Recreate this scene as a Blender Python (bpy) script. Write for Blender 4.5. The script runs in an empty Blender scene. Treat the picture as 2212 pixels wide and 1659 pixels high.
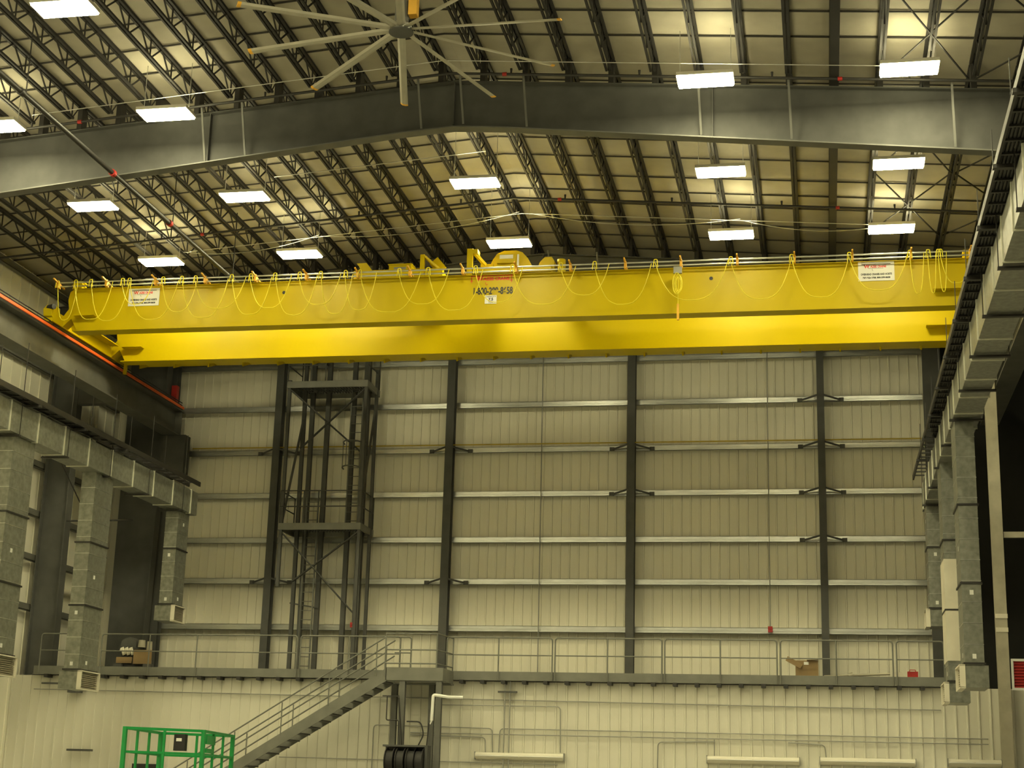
import bpy, math, random
from mathutils import Vector, Matrix
random.seed(4)
S = bpy.context.scene
COL = S.collection
# ---------------------------------------------------------------- camera
# world: x right along the end wall, y into the hall, z up; z = 0 is eye level, the floor is at FZ
FZ = -1.6
YAW, PITCH, ROLL, FPX = 0.19547187, 0.25319542, 0.02821281, 3448.93
def cam_axes():
    cy, sy = math.cos(YAW), math.sin(YAW)
    f = Vector((-sy, cy, 0)); r = Vector((cy, sy, 0)); u = Vector((0, 0, 1))
    cp, sp = math.cos(PITCH), math.sin(PITCH)
    f2 = cp*f + sp*u; u2 = -sp*f + cp*u
    cr, sr = math.cos(ROLL), math.sin(ROLL)
    return cr*r + sr*u2, -sr*r + cr*u2, f2
R_, U_, F_ = cam_axes()
cd = bpy.data.cameras.new('camera'); cam = bpy.data.objects.new('camera', cd); COL.objects.link(cam)
cam.matrix_world = Matrix(((R_.x, U_.x, -F_.x, 0), (R_.y, U_.y, -F_.y, 0), (R_.z, U_.z, -F_.z, 0), (0, 0, 0, 1)))
cd.sensor_width = 36.0; cd.lens = FPX/2212*36.0; cd.clip_end = 300
S.camera = cam
# ---------------------------------------------------------------- world, exposure
w = bpy.data.worlds.new('hall_ambient'); S.world = w; w.use_nodes = True
w.node_tree.nodes['Background'].inputs[0].default_value = (0.9, 0.8, 0.55, 1)
w.node_tree.nodes['Background'].inputs[1].default_value = 0.055
S.view_settings.view_transform = 'Standard'; S.view_settings.look = 'None'
S.view_settings.gamma = 1; S.view_settings.use_curve_mapping = False
S.view_settings.exposure = 0.95
LAMP = (1.0, 0.915, 0.53)          # colour of the high-bay lamps
LAMP_DOWN, LAMP_UP = 52.0, 5.0    # radiance of lens and of the open top
# ---------------------------------------------------------------- helpers
def ordn(n):
    o = ['first','second','third','fourth','fifth','sixth','seventh','eighth','ninth','tenth','eleventh','twelfth','thirteenth','fourteenth','fifteenth','sixteenth','seventeenth','eighteenth','nineteenth','twentieth','twenty-first','twenty-second','twenty-third','twenty-fourth','twenty-fifth','twenty-sixth','twenty-seventh','twenty-eighth','twenty-ninth','thirtieth']
    return o[n-1]
class MB:
    def __init__(s): s.v = []; s.f = []; s.sm = []
    def _add(s, vs, fs, smooth=False):
        b = len(s.v); s.v += [Vector(v) for v in vs]
        for f in fs: s.f.append([b+i for i in f]); s.sm.append(smooth)
        return s
    def box(s, x0, y0, z0, x1, y1, z1):
        if x0 > x1: x0, x1 = x1, x0
        if y0 > y1: y0, y1 = y1, y0
        if z0 > z1: z0, z1 = z1, z0
        vs = [(x0,y0,z0),(x1,y0,z0),(x1,y1,z0),(x0,y1,z0),(x0,y0,z1),(x1,y0,z1),(x1,y1,z1),(x0,y1,z1)]
        return s._add(vs, [(0,3,2,1),(4,5,6,7),(0,1,5,4),(1,2,6,5),(2,3,7,6),(3,0,4,7)])
    def bar(s, p, q, wd, ht, up=(0,0,1)):
        p, q = Vector(p), Vector(q); d = (q-p).normalized(); up = Vector(up)
        if abs(d.dot(up)) > 0.98: up = Vector((0,1,0))
        a = d.cross(up).normalized()*wd/2; b = a.cross(d).normalized()*ht/2
        vs = [p-a-b, p+a-b, p+a+b, p-a+b, q-a-b, q+a-b, q+a+b, q-a+b]
        return s._add(vs, [(0,1,2,3),(4,7,6,5),(0,4,5,1),(1,5,6,2),(2,6,7,3),(3,7,4,0)])
    def tube(s, pts, r, n=8):
        pts = [Vector(p) for p in pts]; rings = []
        prev = None
        for i, p in enumerate(pts):
            t = (pts[min(i+1, len(pts)-1)] - pts[max(i-1, 0)]).normalized()
            if prev is None:
                ref = Vector((0,0,1)) if abs(t.z) < 0.9 else Vector((1,0,0))
                a = t.cross(ref).normalized()
            else:
                a = (prev - t*prev.dot(t)).normalized()
            prev = a; b = t.cross(a)
            rings.append([p + a*r*math.cos(2*math.pi*k/n) + b*r*math.sin(2*math.pi*k/n) for k in range(n)])
        vs = [v for g in rings for v in g]; fs = []
        for i in range(len(pts)-1):
            for k in range(n):
                k2 = (k+1) % n
                fs.append((i*n+k, i*n+k2, (i+1)*n+k2, (i+1)*n+k))
        s._add(vs, fs, True)
        s._add(rings[0], [tuple(reversed(range(n)))]); s._add(rings[-1], [tuple(range(n))])
        return s
    def cone(s, p, q, r0, r1, n=16):
        p, q = Vector(p), Vector(q); t = (q-p).normalized()
        ref = Vector((0,0,1)) if abs(t.z) < 0.9 else Vector((1,0,0))
        a = t.cross(ref).normalized(); b = t.cross(a)
        g0 = [p + (a*math.cos(2*math.pi*k/n)+b*math.sin(2*math.pi*k/n))*r0 for k in range(n)]
        g1 = [q + (a*math.cos(2*math.pi*k/n)+b*math.sin(2*math.pi*k/n))*r1 for k in range(n)]
        s._add(g0+g1, [(k, (k+1)%n, n+(k+1)%n, n+k) for k in range(n)], True)
        s._add(g0, [tuple(reversed(range(n)))]); s._add(g1, [tuple(range(n))])
        return s
    def prism(s, prof, axis, a0, a1):
        # prof: 2D outline; axis 'x': (y,z), 'y': (x,z), 'z': (x,y)
        def m(u, v, a): return {'x': (a,u,v), 'y': (u,a,v), 'z': (u,v,a)}[axis]
        n = len(prof); vs = [m(u,v,a0) for u,v in prof]+[m(u,v,a1) for u,v in prof]
        fs = [tuple(range(n)), tuple(reversed(range(n,2*n)))] + [(i, n+i, n+(i+1)%n, (i+1)%n) for i in range(n)]
        return s._add(vs, fs)
    def ibeam_y(s, x, y0, y1, z0, z1, bw, tf=0.03, tw=0.02):
        s.box(x-bw/2, y0, z0, x+bw/2, y1, z0+tf); s.box(x-bw/2, y0, z1-tf, x+bw/2, y1, z1)
        return s.box(x-tw/2, y0, z0+tf, x+tw/2, y1, z1-tf)
    def hcol(s, x0, x1, y0, y1, z0, z1, web='x', t=0.03):
        # H section column; web='x': flanges at y0 and y1 ends facing the camera
        if web == 'y':
            s.box(x0, y0, z0, x1, y0+t, z1); s.box(x0, y1-t, z0, x1, y1, z1)
            return s.box((x0+x1)/2-t/2, y0+t, z0, (x0+x1)/2+t/2, y1-t, z1)
        s.box(x0, y0, z0, x0+t, y1, z1); s.box(x1-t, y0, z0, x1, y1, z1)
        return s.box(x0+t, (y0+y1)/2-t/2, z0, x1-t, (y0+y1)/2+t/2, z1)
def mesh_of(mb, name, mat, off=(0,0,0), bevel=0):
    me = bpy.data.meshes.new(name); o = Vector(off)
    me.from_pydata([tuple(v-o) for v in mb.v], [], mb.f)
    me.polygons.foreach_set('use_smooth', mb.sm); me.update()
    import bmesh
    bm = bmesh.new(); bm.from_mesh(me); bmesh.ops.recalc_face_normals(bm, faces=bm.faces); bm.to_mesh(me); bm.free()
    me.materials.append(mat)
    return me
def setp(o, label=None, cat=None, group=None, kind=None):
    if label: o['label'] = label
    if cat: o['category'] = cat
    if group: o['group'] = group
    if kind: o['kind'] = kind
    return o
def empty(name, label, cat, loc=(0,0,0), group=None):
    o = bpy.data.objects.new(name, None); COL.objects.link(o); o.location = loc; o.empty_display_size = 0.2
    return setp(o, label, cat, group)
def part(name, mb, mat, parent, label=None, local=False):
    off = (0,0,0)
    if not local:
        p = parent; off = Vector((0,0,0))
        while p is not None: off += Vector(p.location); p = p.parent
    o = bpy.data.objects.new(name, mesh_of(mb, name, mat, off)); COL.objects.link(o); o.parent = parent
    return setp(o, label)
def single(name, mb, mat, label, cat, group=None):
    # base point of the thing as its origin
    xs = [v.x for v in mb.v]; ys = [v.y for v in mb.v]; zs = [v.z for v in mb.v]
    b = Vector(((min(xs)+max(xs))/2, (min(ys)+max(ys))/2, min(zs)))
    o = bpy.data.objects.new(name, mesh_of(mb, name, mat, b)); COL.objects.link(o); o.location = b
    return setp(o, label, cat, group)
def struct(name, mb, mat):
    o = bpy.data.objects.new(name, mesh_of(mb, name, mat)); COL.objects.link(o)
    return setp(o, None, None, None, 'structure')
def copy_tree(o, parent=None):
    c = o.copy(); COL.objects.link(c); c.parent = parent
    for ch in list(o.children): copy_tree(ch, c)
    return c
def arc(a, corner, b, r, n=5):
    # rounded polyline corner
    a, c, b = Vector(a), Vector(corner), Vector(b)
    u = (a-c).normalized(); v = (b-c).normalized(); p = c+u*r; q = c+v*r
    out = []
    for i in range(n+1):
        t = i/n; out.append(p*(1-t)**2 + c*2*t*(1-t) + q*t*t)
    return out
def rounded(pts, r, n=5):
    out = [Vector(pts[0])]
    for i in range(1, len(pts)-1): out += arc(pts[i-1], pts[i], pts[i+1], r, n)
    out.append(Vector(pts[-1])); return out
# ---------------------------------------------------------------- materials
def mat(name, col, rough=0.6, metal=0.0, var=0.12, scale=3.0, bump=0.0, stretch=(1,1,1), spec=0.5, emis=None):
    m = bpy.data.materials.new(name); m.use_nodes = True; nt = m.node_tree; b = nt.nodes['Principled BSDF']
    tc = nt.nodes.new('ShaderNodeTexCoord'); mp = nt.nodes.new('ShaderNodeMapping'); mp.inputs['Scale'].default_value = stretch
    nz = nt.nodes.new('ShaderNodeTexNoise'); nz.inputs['Scale'].default_value = scale; nz.inputs['Detail'].default_value = 5
    rp = nt.nodes.new('ShaderNodeValToRGB')
    rp.color_ramp.elements[0].position = 0.3; rp.color_ramp.elements[1].position = 0.7
    rp.color_ramp.elements[0].color = tuple(c*(1-var) for c in col)+(1,)
    rp.color_ramp.elements[1].color = tuple(min(1, c*(1+var)) for c in col)+(1,)
    nt.links.new(tc.outputs['Object'], mp.inputs[0]); nt.links.new(mp.outputs[0], nz.inputs['Vector'])
    nt.links.new(nz.outputs['Fac'], rp.inputs[0]); nt.links.new(rp.outputs[0], b.inputs['Base Color'])
    b.inputs['Roughness'].default_value = rough; b.inputs['Metallic'].default_value = metal
    b.inputs['Specular IOR Level'].default_value = spec
    if bump:
        bp = nt.nodes.new('ShaderNodeBump'); bp.inputs['Strength'].default_value = bump; bp.inputs['Distance'].default_value = 0.02
        nt.links.new(nz.outputs['Fac'], bp.inputs['Height']); nt.links.new(bp.outputs[0], b.inputs['Normal'])
    return m
def emit(name, col, st):
    m = bpy.data.materials.new(name); m.use_nodes = True; nt = m.node_tree; nt.nodes.remove(nt.nodes['Principled BSDF'])
    e = nt.nodes.new('ShaderNodeEmission'); e.inputs[0].default_value = tuple(col)+(1,); e.inputs[1].default_value = st
    nt.links.new(e.outputs[0], nt.nodes['Material Output'].inputs[0]); return m
M_STEEL = mat('grey_painted_steel', (0.13,0.13,0.115), 0.5, 0, 0.15, 2.0)
M_DARK = mat('dark_grey_steel', (0.082,0.082,0.076), 0.75, 0, 0.15, 2.0)
M_JOIST = mat('joist_primer', (0.020,0.018,0.015), 0.7, 0, 0.15, 2.0)
M_PURL = mat('roof_strap', (0.04,0.036,0.03), 0.7)
M_WALL = mat('back_wall_liner_panel', (0.76,0.73,0.60), 0.55, 0, 0.05, 0.7, stretch=(1,1,0.3))
M_LOW = mat('white_liner_panel', (0.66,0.64,0.54), 0.5, 0, 0.04, 0.7, stretch=(1,1,0.3))
M_LEFT = mat('side_wall_liner', (0.85,0.82,0.69), 0.6, 0, 0.04, 0.7)
M_INSUL = mat('roof_insulation', (0.38,0.35,0.27), 0.8, 0, 0.10, 1.3, bump=0.4)
M_GALV = mat('galvanized_sheet', (0.24,0.245,0.21), 0.42, 0.45, 0.22, 9.0)
M_GIRT = mat('galvanized_girt', (0.50,0.51,0.48), 0.33, 0.75, 0.15, 5.0, stretch=(0.3,1,1))
M_YEL = mat('crane_yellow_paint', (0.57,0.43,0.0005), 0.38, 0, 0.03, 1.0, spec=0.2)
M_CAB = mat('yellow_cable', (0.80,0.68,0.02), 0.5)
M_ORG = mat('orange_conductor', (0.85,0.13,0.02), 0.5)
M_RED = mat('red_paint', (0.42,0.02,0.015), 0.5)
M_PIPE = mat('black_pipe', (0.022,0.020,0.018), 0.5)
M_CHROME = mat('bright_steel_tube', (0.62,0.62,0.58), 0.3, 0.85)
M_ALU = mat('fan_aluminium', (0.42,0.40,0.33), 0.4, 0.35, 0.08)
M_TIP = mat('fan_tip_yellow', (0.75,0.40,0.03), 0.5)
M_WHITE = mat('white_placard', (0.80,0.80,0.76), 0.5, 0, 0.02)
M_LAMPW = mat('white_strip_light', (0.74,0.71,0.60), 0.4, 0, 0.02)
M_TXTK = mat('black_lettering', (0.02,0.02,0.02), 0.5)
M_TXTR = mat('red_lettering', (0.75,0.03,0.02), 0.5)
M_POST = mat('beige_painted_column', (0.40,0.37,0.28), 0.5)
M_RAIL = mat('grey_handrail', (0.17,0.17,0.145), 0.45)
M_GREEN = mat('green_lift_paint', (0.005,0.28,0.06), 0.45)
M_CARD = mat('brown_cardboard', (0.28,0.19,0.09), 0.8)
M_CONC = mat('floor_concrete', (0.42,0.41,0.37), 0.45, 0, 0.15, 0.4)
M_COND = mat('wall_conduit', (0.30,0.30,0.27), 0.4, 0.3)
M_RUB = mat('black_rubber', (0.018,0.017,0.016), 0.6)
M_BROWN = mat('brown_ledge', (0.30,0.15,0.04), 0.6)
M_BAYDARK = mat('painted_bay_dark', (0.012,0.012,0.010), 0.9)  # near-black colour paints in the darkness of the adjoining bay
M_TAN = mat('tan_jacket', (0.68,0.64,0.52), 0.6, 0, 0.08, 2)
M_FLG = mat('bright_flange', (0.62,0.62,0.52), 0.4, 0.2, 0.1)
M_YPIPE = mat('yellow_gas_pipe', (0.55,0.40,0.04), 0.5)
M_DOWN = emit('lamp_lens', LAMP, LAMP_DOWN); M_UP = emit('lamp_open_top', LAMP, LAMP_UP)
M_TUBE = emit('fluorescent_tube', (0.9,1.0,0.75), 2.2)
# ---------------------------------------------------------------- roof line
XR, ZR, SL = -8.2, 16.2, 0.077     # ridge x, top of the roof frames at the ridge, slope
def ztop(x): return ZR - SL*abs(x-XR)
DECK = 0.66
def zdeck(x): return ztop(x)+DECK
XL, XRW, YB = -24.3, 12.0, 51.4
# ---------------------------------------------------------------- setting
def plate_x(m, x0, x1, y, z0, z1):
    m.box(x0, y, z0, x1, y+0.12, z1)
def ribbed(x0, x1, yf, z0f, z1f, pitch=0.305, d=0.03, rw=0.05):
    """vertical ribbed panel facing -y; z1f(x) gives the top"""
    m = MB(); pts = []; x = x0
    while x < x1-0.01:
        e = min(x+pitch, x1)
        pts += [(x, yf), (x+0.012, yf-d), (x+rw, yf-d), (x+rw+0.012, yf)]
        x = e
    pts.append((x1, yf))
    vs = []; fs = []
    for (a, b) in pts: vs += [(a, b, z0f), (a, b, z1f(a))]
    for i in range(len(pts)-1): fs.append((2*i, 2*i+2, 2*i+3, 2*i+1))
    m._add(vs, fs)
    m._add([(x0,yf+0.1,z0f),(x1,yf+0.1,z0f),(x1,yf+0.1,z1f(x1)),(x0,yf+0.1,z1f(x0))], [(0,1,2,3)])
    return m
struct('floor', MB().box(XL-0.3, -12, FZ-0.2, XRW+0.3, YB+0.3, FZ), M_CONC)
wb = ribbed(XL, 3.75, YB, FZ, lambda x: zdeck(x))
struct('wall_back', wb, M_WALL)
lw = ribbed(XL, 7.5, 45.6, FZ, lambda x: 3.2)
struct('wall_mezzanine', lw, M_LOW)
m = MB(); zt = zdeck(XL)
m.box(XL-0.12, -12, FZ, XL, YB+0.1, zt)
y = 10.0
while y < YB:
    m.box(XL, y, FZ, XL+0.03, y+0.05, zt); y += 0.61
struct('wall_left', m, M_LEFT)
m = MB()
m.prism([(XR, ZR+DECK), (XL, zdeck(XL)), (XL, zdeck(XL)+0.15), (XR, ZR+DECK+0.15), (XRW, zdeck(XRW)+0.15), (XRW, zdeck(XRW))], 'y', -12, YB+0.1)
struct('ceiling', m, M_INSUL)
m = MB().box(3.75, YB, 3.2, XRW, YB+0.12, zdeck(3.75)); struct('wall_far_bay', m, M_BAYDARK)  # closes off the dark adjoining bay; its shade is in the wall colour
m = MB().box(XRW, -12, FZ, XRW+0.12, YB+0.1, zdeck(XRW)); struct('wall_right', m, M_BAYDARK)
# ---------------------------------------------------------------- roof frames
def rafter(y, x0, x1, label, dend=1.6, dmid=1.2, z_off=0.0, left_haunch=True):
    e = empty('roof_frame', label, 'steel roof frame', (XR, y, ztop(XR)-1.3))
    def dep(x):
        k = abs(x-XR)/(x1-XR if x > XR else XR-x0)
        return dmid + (dend-dmid)*k
    xs = [x0, XR-6, XR-1.2, XR, XR+1.2, XR+6, x1]
    prof = [(x, ztop(x)) for x in xs] + [(x, ztop(x)-dep(x)+(0.10 if abs(x-XR) > 1 else 0.06)) for x in reversed(xs)]
    part('web', MB().prism(prof, 'y', y-0.012, y+0.012), M_DARK, e)
    t = MB(); b = MB(); st = MB()
    for i in range(len(xs)-1):
        a, c = xs[i], xs[i+1]
        t.prism([(a, ztop(a)), (c, ztop(c)), (c, ztop(c)-0.03), (a, ztop(a)-0.03)], 'y', y-0.15, y+0.15)
        za, zc = prof[len(xs)+len(xs)-1-i][1], prof[len(xs)+len(xs)-2-i][1]
        b.prism([(a, za), (c, zc), (c, zc-0.03), (a, za-0.03)], 'y', y-0.15, y+0.15)
    part('top_flange', t, M_DARK, e); part('bottom_flange', b, M_STEEL, e)
    x = XR
    for x in (XR-6, XR, XR+6):
        part('stiffener', MB().box(x-0.012, y-0.13, ztop(x)-dep(x)+0.1, x+0.012, y-0.012, ztop(x)-0.03), M_DARK, e)
    for x in (-14.3, -13.3, -9.0, -8.0, -6.5, -2.5, -0.5, 3.0):
        zz = ztop(x)
        part('flange_brace', MB().bar((x, y-0.45, zz), (x+0.05, y-0.13, zz-dep(x)+0.12), 0.05, 0.02), M_STEEL, e)
    return e
rafter(33.6, -23.8, 6.2, 'deep grey steel roof frame crossing in front of the ceiling, nearest the viewer')
rafter(45.9, -24.1, 6.2, 'grey roof frame just behind the yellow crane, mostly hidden', 1.0, 0.8)
rafter(50.9, -22.4, 3.6, 'shallow grey roof frame close against the end wall', 0.9, 0.75)
# ---------------------------------------------------------------- roof joists
def joist_proto(L, name_parts=True):
    top = MB(); bot = MB(); web = MB(); H = 0.56
    for dx in (-0.045, 0.045):
        top.box(dx-0.03, 0.05, -0.065, dx+0.03, L-0.05, 0.0)
        bot.box(dx-0.024, 0.55, -H, dx+0.024, L-0.55, -H+0.055)
    top.box(-0.06, 0.02, -0.012, 0.06, L-0.02, 0.0)
    n = max(4, round((L-1.1)/1.22)); st = (L-1.1)/n
    for i in range(n+1):
        yb = 0.55+i*st
        if i in (0, n):
            web.bar((0, yb, -H+0.02), (0, 0.15 if i == 0 else L-0.15, -0.03), 0.022, 0.022); 
        web.bar((0, yb, -H+0.02), (0, yb, -0.03), 0.028, 0.028)
        if i > 0: web.bar((0, yb, -H+0.02), (0, yb-st/2, -0.03), 0.03, 0.03)
        if i < n: web.bar((0, yb, -H+0.02), (0, yb+st/2, -0.03), 0.03, 0.03)
    # seats down to the frame at the ends
    seat = [MB().box(-0.06, 0.0, -DECK+0.02, 0.06, 0.14, -0.07), MB().box(-0.06, L-0.14, -DECK+0.02, 0.06, L, -0.07)]
    return top, bot, web, seat
JX = [0.5 + (k*1.0 if k >= -2 else -2 + (k+2)*1.005) for k in range(-23, 6)]
bays = [(13.4, 33.6, 'bay nearest the viewer'), (33.6, 45.9, 'bay above the crane'), (45.9, 50.9, 'last bay by the end wall')]
for (y0, y1, bl) in bays:
    proto = None; L = y1-y0
    for j, x in enumerate(JX):
        if abs(x-0.5) < 0.01: continue
        k = round(x-0.5)
        side = ('%s left of heavy roof beam' if k < 0 else '%s right of heavy roof beam') % ordn(abs(k))
        lab = 'open-web roof joist, %s, %s' % (side, bl)
        if proto is None:
            e = empty('roof_joist', lab, 'roof joist', (x, y0, zdeck(x)-0.01), 'open-web roof joists')
            t, b, wb_, s_ = joist_proto(L)
            part('top_chord', t, M_JOIST, e, local=True); part('bottom_chord', b, M_JOIST, e, local=True)
            part('web', wb_, M_JOIST, e, local=True); [part('seat', q_, M_JOIST, e, local=True) for q_ in s_]
            proto = e
        else:
            e = copy_tree(proto); e.location = (x, y0, zdeck(x)-0.01); e['label'] = lab
    m = MB().ibeam_y(0.5, y0+0.02, y1-0.02, ztop(0.5)+0.01, zdeck(0.5)-0.02, 0.2, 0.03, 0.06)
    single('roof_beam', m, M_JOIST, 'heavy solid lengthwise roof beam right of the ridge, ' + bl, 'roof beam', 'lengthwise roof beam')
# thin straps under the insulation, running across both slopes
ys = [24.05,25.25,26.4,27.6,28.8,29.96,31.14,32.32,34.68,35.9,37.1,38.2,39.38,40.78,41.9,42.9,44.4,45.6,46.8,48.0,49.2,50.3]
for i, y in enumerate(ys):
    m = MB()
    for (a, b) in ((XL+0.05, XR), (XR, 11.5)):
        m.bar((a, y, zdeck(a)-0.035), (b, y, zdeck(b)-0.035), 0.035, 0.03)
    single('roof_strap', m, M_PURL, 'thin dark strap across the whole ceiling insulation, %s one counted from the end wall' % ordn(len(ys)-i), 'roof strap', 'ceiling straps')
# X bracing rods at the right side of the roof
nb = 0
for (ya, yb_) in ((24.5,28.9),(28.9,33.3),(34.0,38.7),(38.7,43.3)):
    for (xa, xb) in ((3.5, 6.4),(1.5,3.4)):
        nb += 1
        e = empty('roof_cross_brace', 'thin X-shaped rod brace between joists at the right of the ceiling, %s bay pair %s' % ('inner' if xa < 3 else 'outer', ordn((nb+1)//2)), 'cross brace', (xa, ya, ztop(xa)))
        part('rod', MB().bar((xa, ya, ztop(xa)+0.1), (xb, yb_, ztop(xb)+0.1), 0.028, 0.028), M_JOIST, e)
        part('rod', MB().bar((xb, ya, ztop(xb)+0.13), (xa, yb_, ztop(xa)+0.13), 0.028, 0.028), M_JOIST, e)
# ---------------------------------------------------------------- sprinkler pipes
def pipe_branch(y, lab, r=0.035):
    e = empty('sprinkler_pipe', lab, 'sprinkler pipe', (XR, y, ztop(XR)-0.1))
    p = [(XL+0.6, y, ztop(XL+0.6)-0.06), (XR, y, ZR-0.06), (9.5, y, ztop(9.5)-0.06)]
    part('pipe', MB().tube([p[0], p[1]], r, 8).tube([p[1], p[2]], r, 8), M_PIPE, e)
    x = -21.5
    while x < 6:
        part('sprinkler_head', MB().cone((x, y, ztop(x)-0.06), (x, y, ztop(x)+0.08), 0.018, 0.03, 8), M_PIPE, e); x += 2.95
    for x in (-17.3, -6.9, 0.62):
        part('coupling', MB().cone((x-0.05, y, ztop(x)-0.06), (x+0.05, y, ztop(x)-0.06), 0.045, 0.045, 10), M_RED, e, 'red pipe coupling')
pipe_branch(32.95, 'dark sprinkler pipe across the ceiling in front of the near roof frame')
pipe_branch(40.9, 'dark sprinkler pipe across the ceiling above the crane')
pipe_branch(26.9, 'dark sprinkler pipe across the ceiling over the fan')
e = empty('sprinkler_main', 'long dark sprinkler main running lengthwise under the left roof slope', 'sprinkler pipe', (-16.37, 36, 14.1))
part('pipe', MB().tube([(-16.37, 22, 14.12), (-16.37, 50.4, 14.12)], 0.06, 10), M_PIPE, e)
for y in (24.5, 28.5, 33.05, 36.5, 40.9, 45.5):
    part('coupling', MB().cone((-16.37, y-0.06, 14.12), (-16.37, y+0.06, 14.12), 0.085, 0.085, 12), M_RED if y in (33.05, 36.5) else M_PIPE, e)
for y in (24.5, 28.5, 36.5, 40.9, 45.5):
    part('hanger', MB().bar((-16.37, y+0.2, 14.12), (-16.37, y+0.2, zdeck(-16.37)-0.1), 0.02, 0.02), M_PIPE, e)
# hoist-like fitting at the upper left
e = empty('pipe_valve', 'dark round valve on a short pipe with a hook below, by the upper left edge', 'pipe valve', (-17.9, 28.2, 14.6))
part('pipe', MB().tube([(-19.2, 28.2, 14.75), (-17.9, 28.2, 14.75)], 0.09, 10), M_PIPE, e)
part('valve_body', MB().cone((-17.95, 28.2, 14.62), (-17.95, 28.2, 14.92), 0.19, 0.15, 14), M_PIPE, e)
part('drop_pipe', MB().tube(rounded([(-17.95, 28.2, 14.6), (-17.95, 28.2, 14.0), (-18.1, 28.2, 13.95), (-18.18, 28.2, 14.05), (-18.3, 28.2, 14.0)], 0.05), 0.03, 8), M_PIPE, e)
# ---------------------------------------------------------------- high-bay lights
LZ = 15.1
def light_proto(hw):
    e = empty('high_bay_light', '', 'light fixture', (0,0,0), 'high-bay lights')
    part('housing', MB().box(-0.6,-0.31,0.04, 0.6,-0.29,0.12).box(-0.6,0.29,0.04, 0.6,0.31,0.12).box(-0.61,-0.31,0.04,-0.6,0.31,0.12).box(0.6,-0.31,0.04,0.61,0.31,0.12).box(-0.6,-0.06,0.10, 0.6,0.06,0.13), M_LAMPW, e, local=True)
    part('lens', MB().box(-0.59,-0.29,0.0, 0.59,0.29,0.03), M_DOWN, e, 'glowing white lens', local=True)
    part('open_top', MB().box(-0.55,-0.26,0.05, 0.55,-0.07,0.06).box(-0.55,0.07,0.05, 0.55,0.26,0.06), M_UP, e, local=True)
    for sx in (-0.55, 0.55):
        part('suspension_wire', MB().box(sx-0.006,-0.006,0.12, sx+0.006,0.006,hw), M_CHROME, e, local=True)
    return e
lx = [(-18.9,'far left'), (-14.65,'left'), (-8.47,'middle'), (-2.25,'right'), (2.04,'far right')]
ly = [(41.8,'row above the crane'), (37.2,'row between near roof frame and crane'), (31.95,'row before the near roof frame'), (26.8,'row by the ceiling fan'), (21.1,'row behind the fan'), (16,'sixth row from the end wall'), (11,'seventh row from the end wall'), (6,'eighth row from the end wall'), (1,'ninth row from the end wall')]
for (x, xl) in lx:
    lp = None; zz = LZ - (0.16 if x < -16 else 0.09 if x < -12 else 0)
    for (y, yl) in ly:
        if y in (26.8, 31.95) and x == -8.47: continue
        if lp is None: lp = light_proto(zdeck(x)-zz-0.07); o = lp
        else: o = copy_tree(lp)
        o.location = (x, y, zz); o['label'] = 'glowing white high-bay light, %s one in the %s' % (xl, yl)
# conduits feeding the lights and looping cords
for (y, yl, x0, x1) in ((41.8, 'above the crane', -18.2, 2.3), (31.95, 'in front of the near roof frame', -18.2, 2.3), (37.2, 'between the near roof frame and the crane', -14, -8.3)):
    m = MB()
    m.tube([(x0, y+0.35, ztop(x0)-0.05), (min(XR, x1), y+0.35, ztop(min(XR, x1))-0.05)], 0.011, 6)
    if x1 > XR: m.tube([(XR, y+0.35, ZR-0.05), (x1, y+0.35, ztop(x1)-0.05)], 0.011, 6)
    single('light_conduit', m, M_CHROME, 'thin pale conduit feeding the row of lights ' + yl, 'conduit')
def cord(name, a, b, sag, matl, lab, cat, r=0.01, n=12):
    a, b = Vector(a), Vector(b)
    p = [a.lerp(b, i/n) + Vector((0,0,-sag*4*(i/n)*(1-i/n))) for i in range(n+1)]
    return single(name, MB().tube(p, r, 6), matl, lab, cat)
for (xa, xb, yl) in ((-18.2,-14.1,'left'), (-14.0,-8.2,'centre left'), (-7.8,-2.0,'centre right'), (-1.9,2.2,'right')):
    cord('sagging_cable', (xa, 41.75, ztop(xa)-0.2), (xb, 41.75, ztop(xb)-0.15), 0.25, M_CHROME, 'pale cord sagging between lights above the crane, %s span' % yl, 'cord', 0.009)
# ---------------------------------------------------------------- ceiling fan
FC = Vector((-7.48, 26.2, 13.79))
e = empty('ceiling_fan', 'huge ten-blade aluminium ceiling fan with yellow blade tips', 'ceiling fan', FC)
part('hub', MB().cone(FC+Vector((0,0,-0.06)), FC+Vector((0,0,0.06)), 0.20, 0.20, 24).cone(FC+Vector((0,0,0.06)), FC+Vector((0,0,0.14)), 0.20, 0.12, 24), M_CHROME, e, 'bright round hub')
part('hub_ring', MB().cone(FC+Vector((0,0,-0.075)), FC+Vector((0,0,-0.055)), 0.23, 0.23, 24), M_DARK, e)
part('motor', MB().cone(FC+Vector((0,0,0.14)), FC+Vector((0,0,0.55)), 0.13, 0.13, 18), M_STEEL, e)
part('gearbox', MB().box(FC.x+0.14, FC.y-0.09, FC.z+0.25, FC.x+0.30, FC.y+0.09, FC.z+0.62), M_TIP, e, 'orange gear motor')
part('down_rod', MB().tube([FC+Vector((0,0,0.55)), (FC.x, FC.y, zdeck(FC.x)-0.3)], 0.11, 14), M_ALU, e)
bprof = [(-0.075,-0.004),(-0.03,-0.016),(0.04,-0.012),(0.085,0.016),(0.03,0.014),(-0.03,0.010)]
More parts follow.
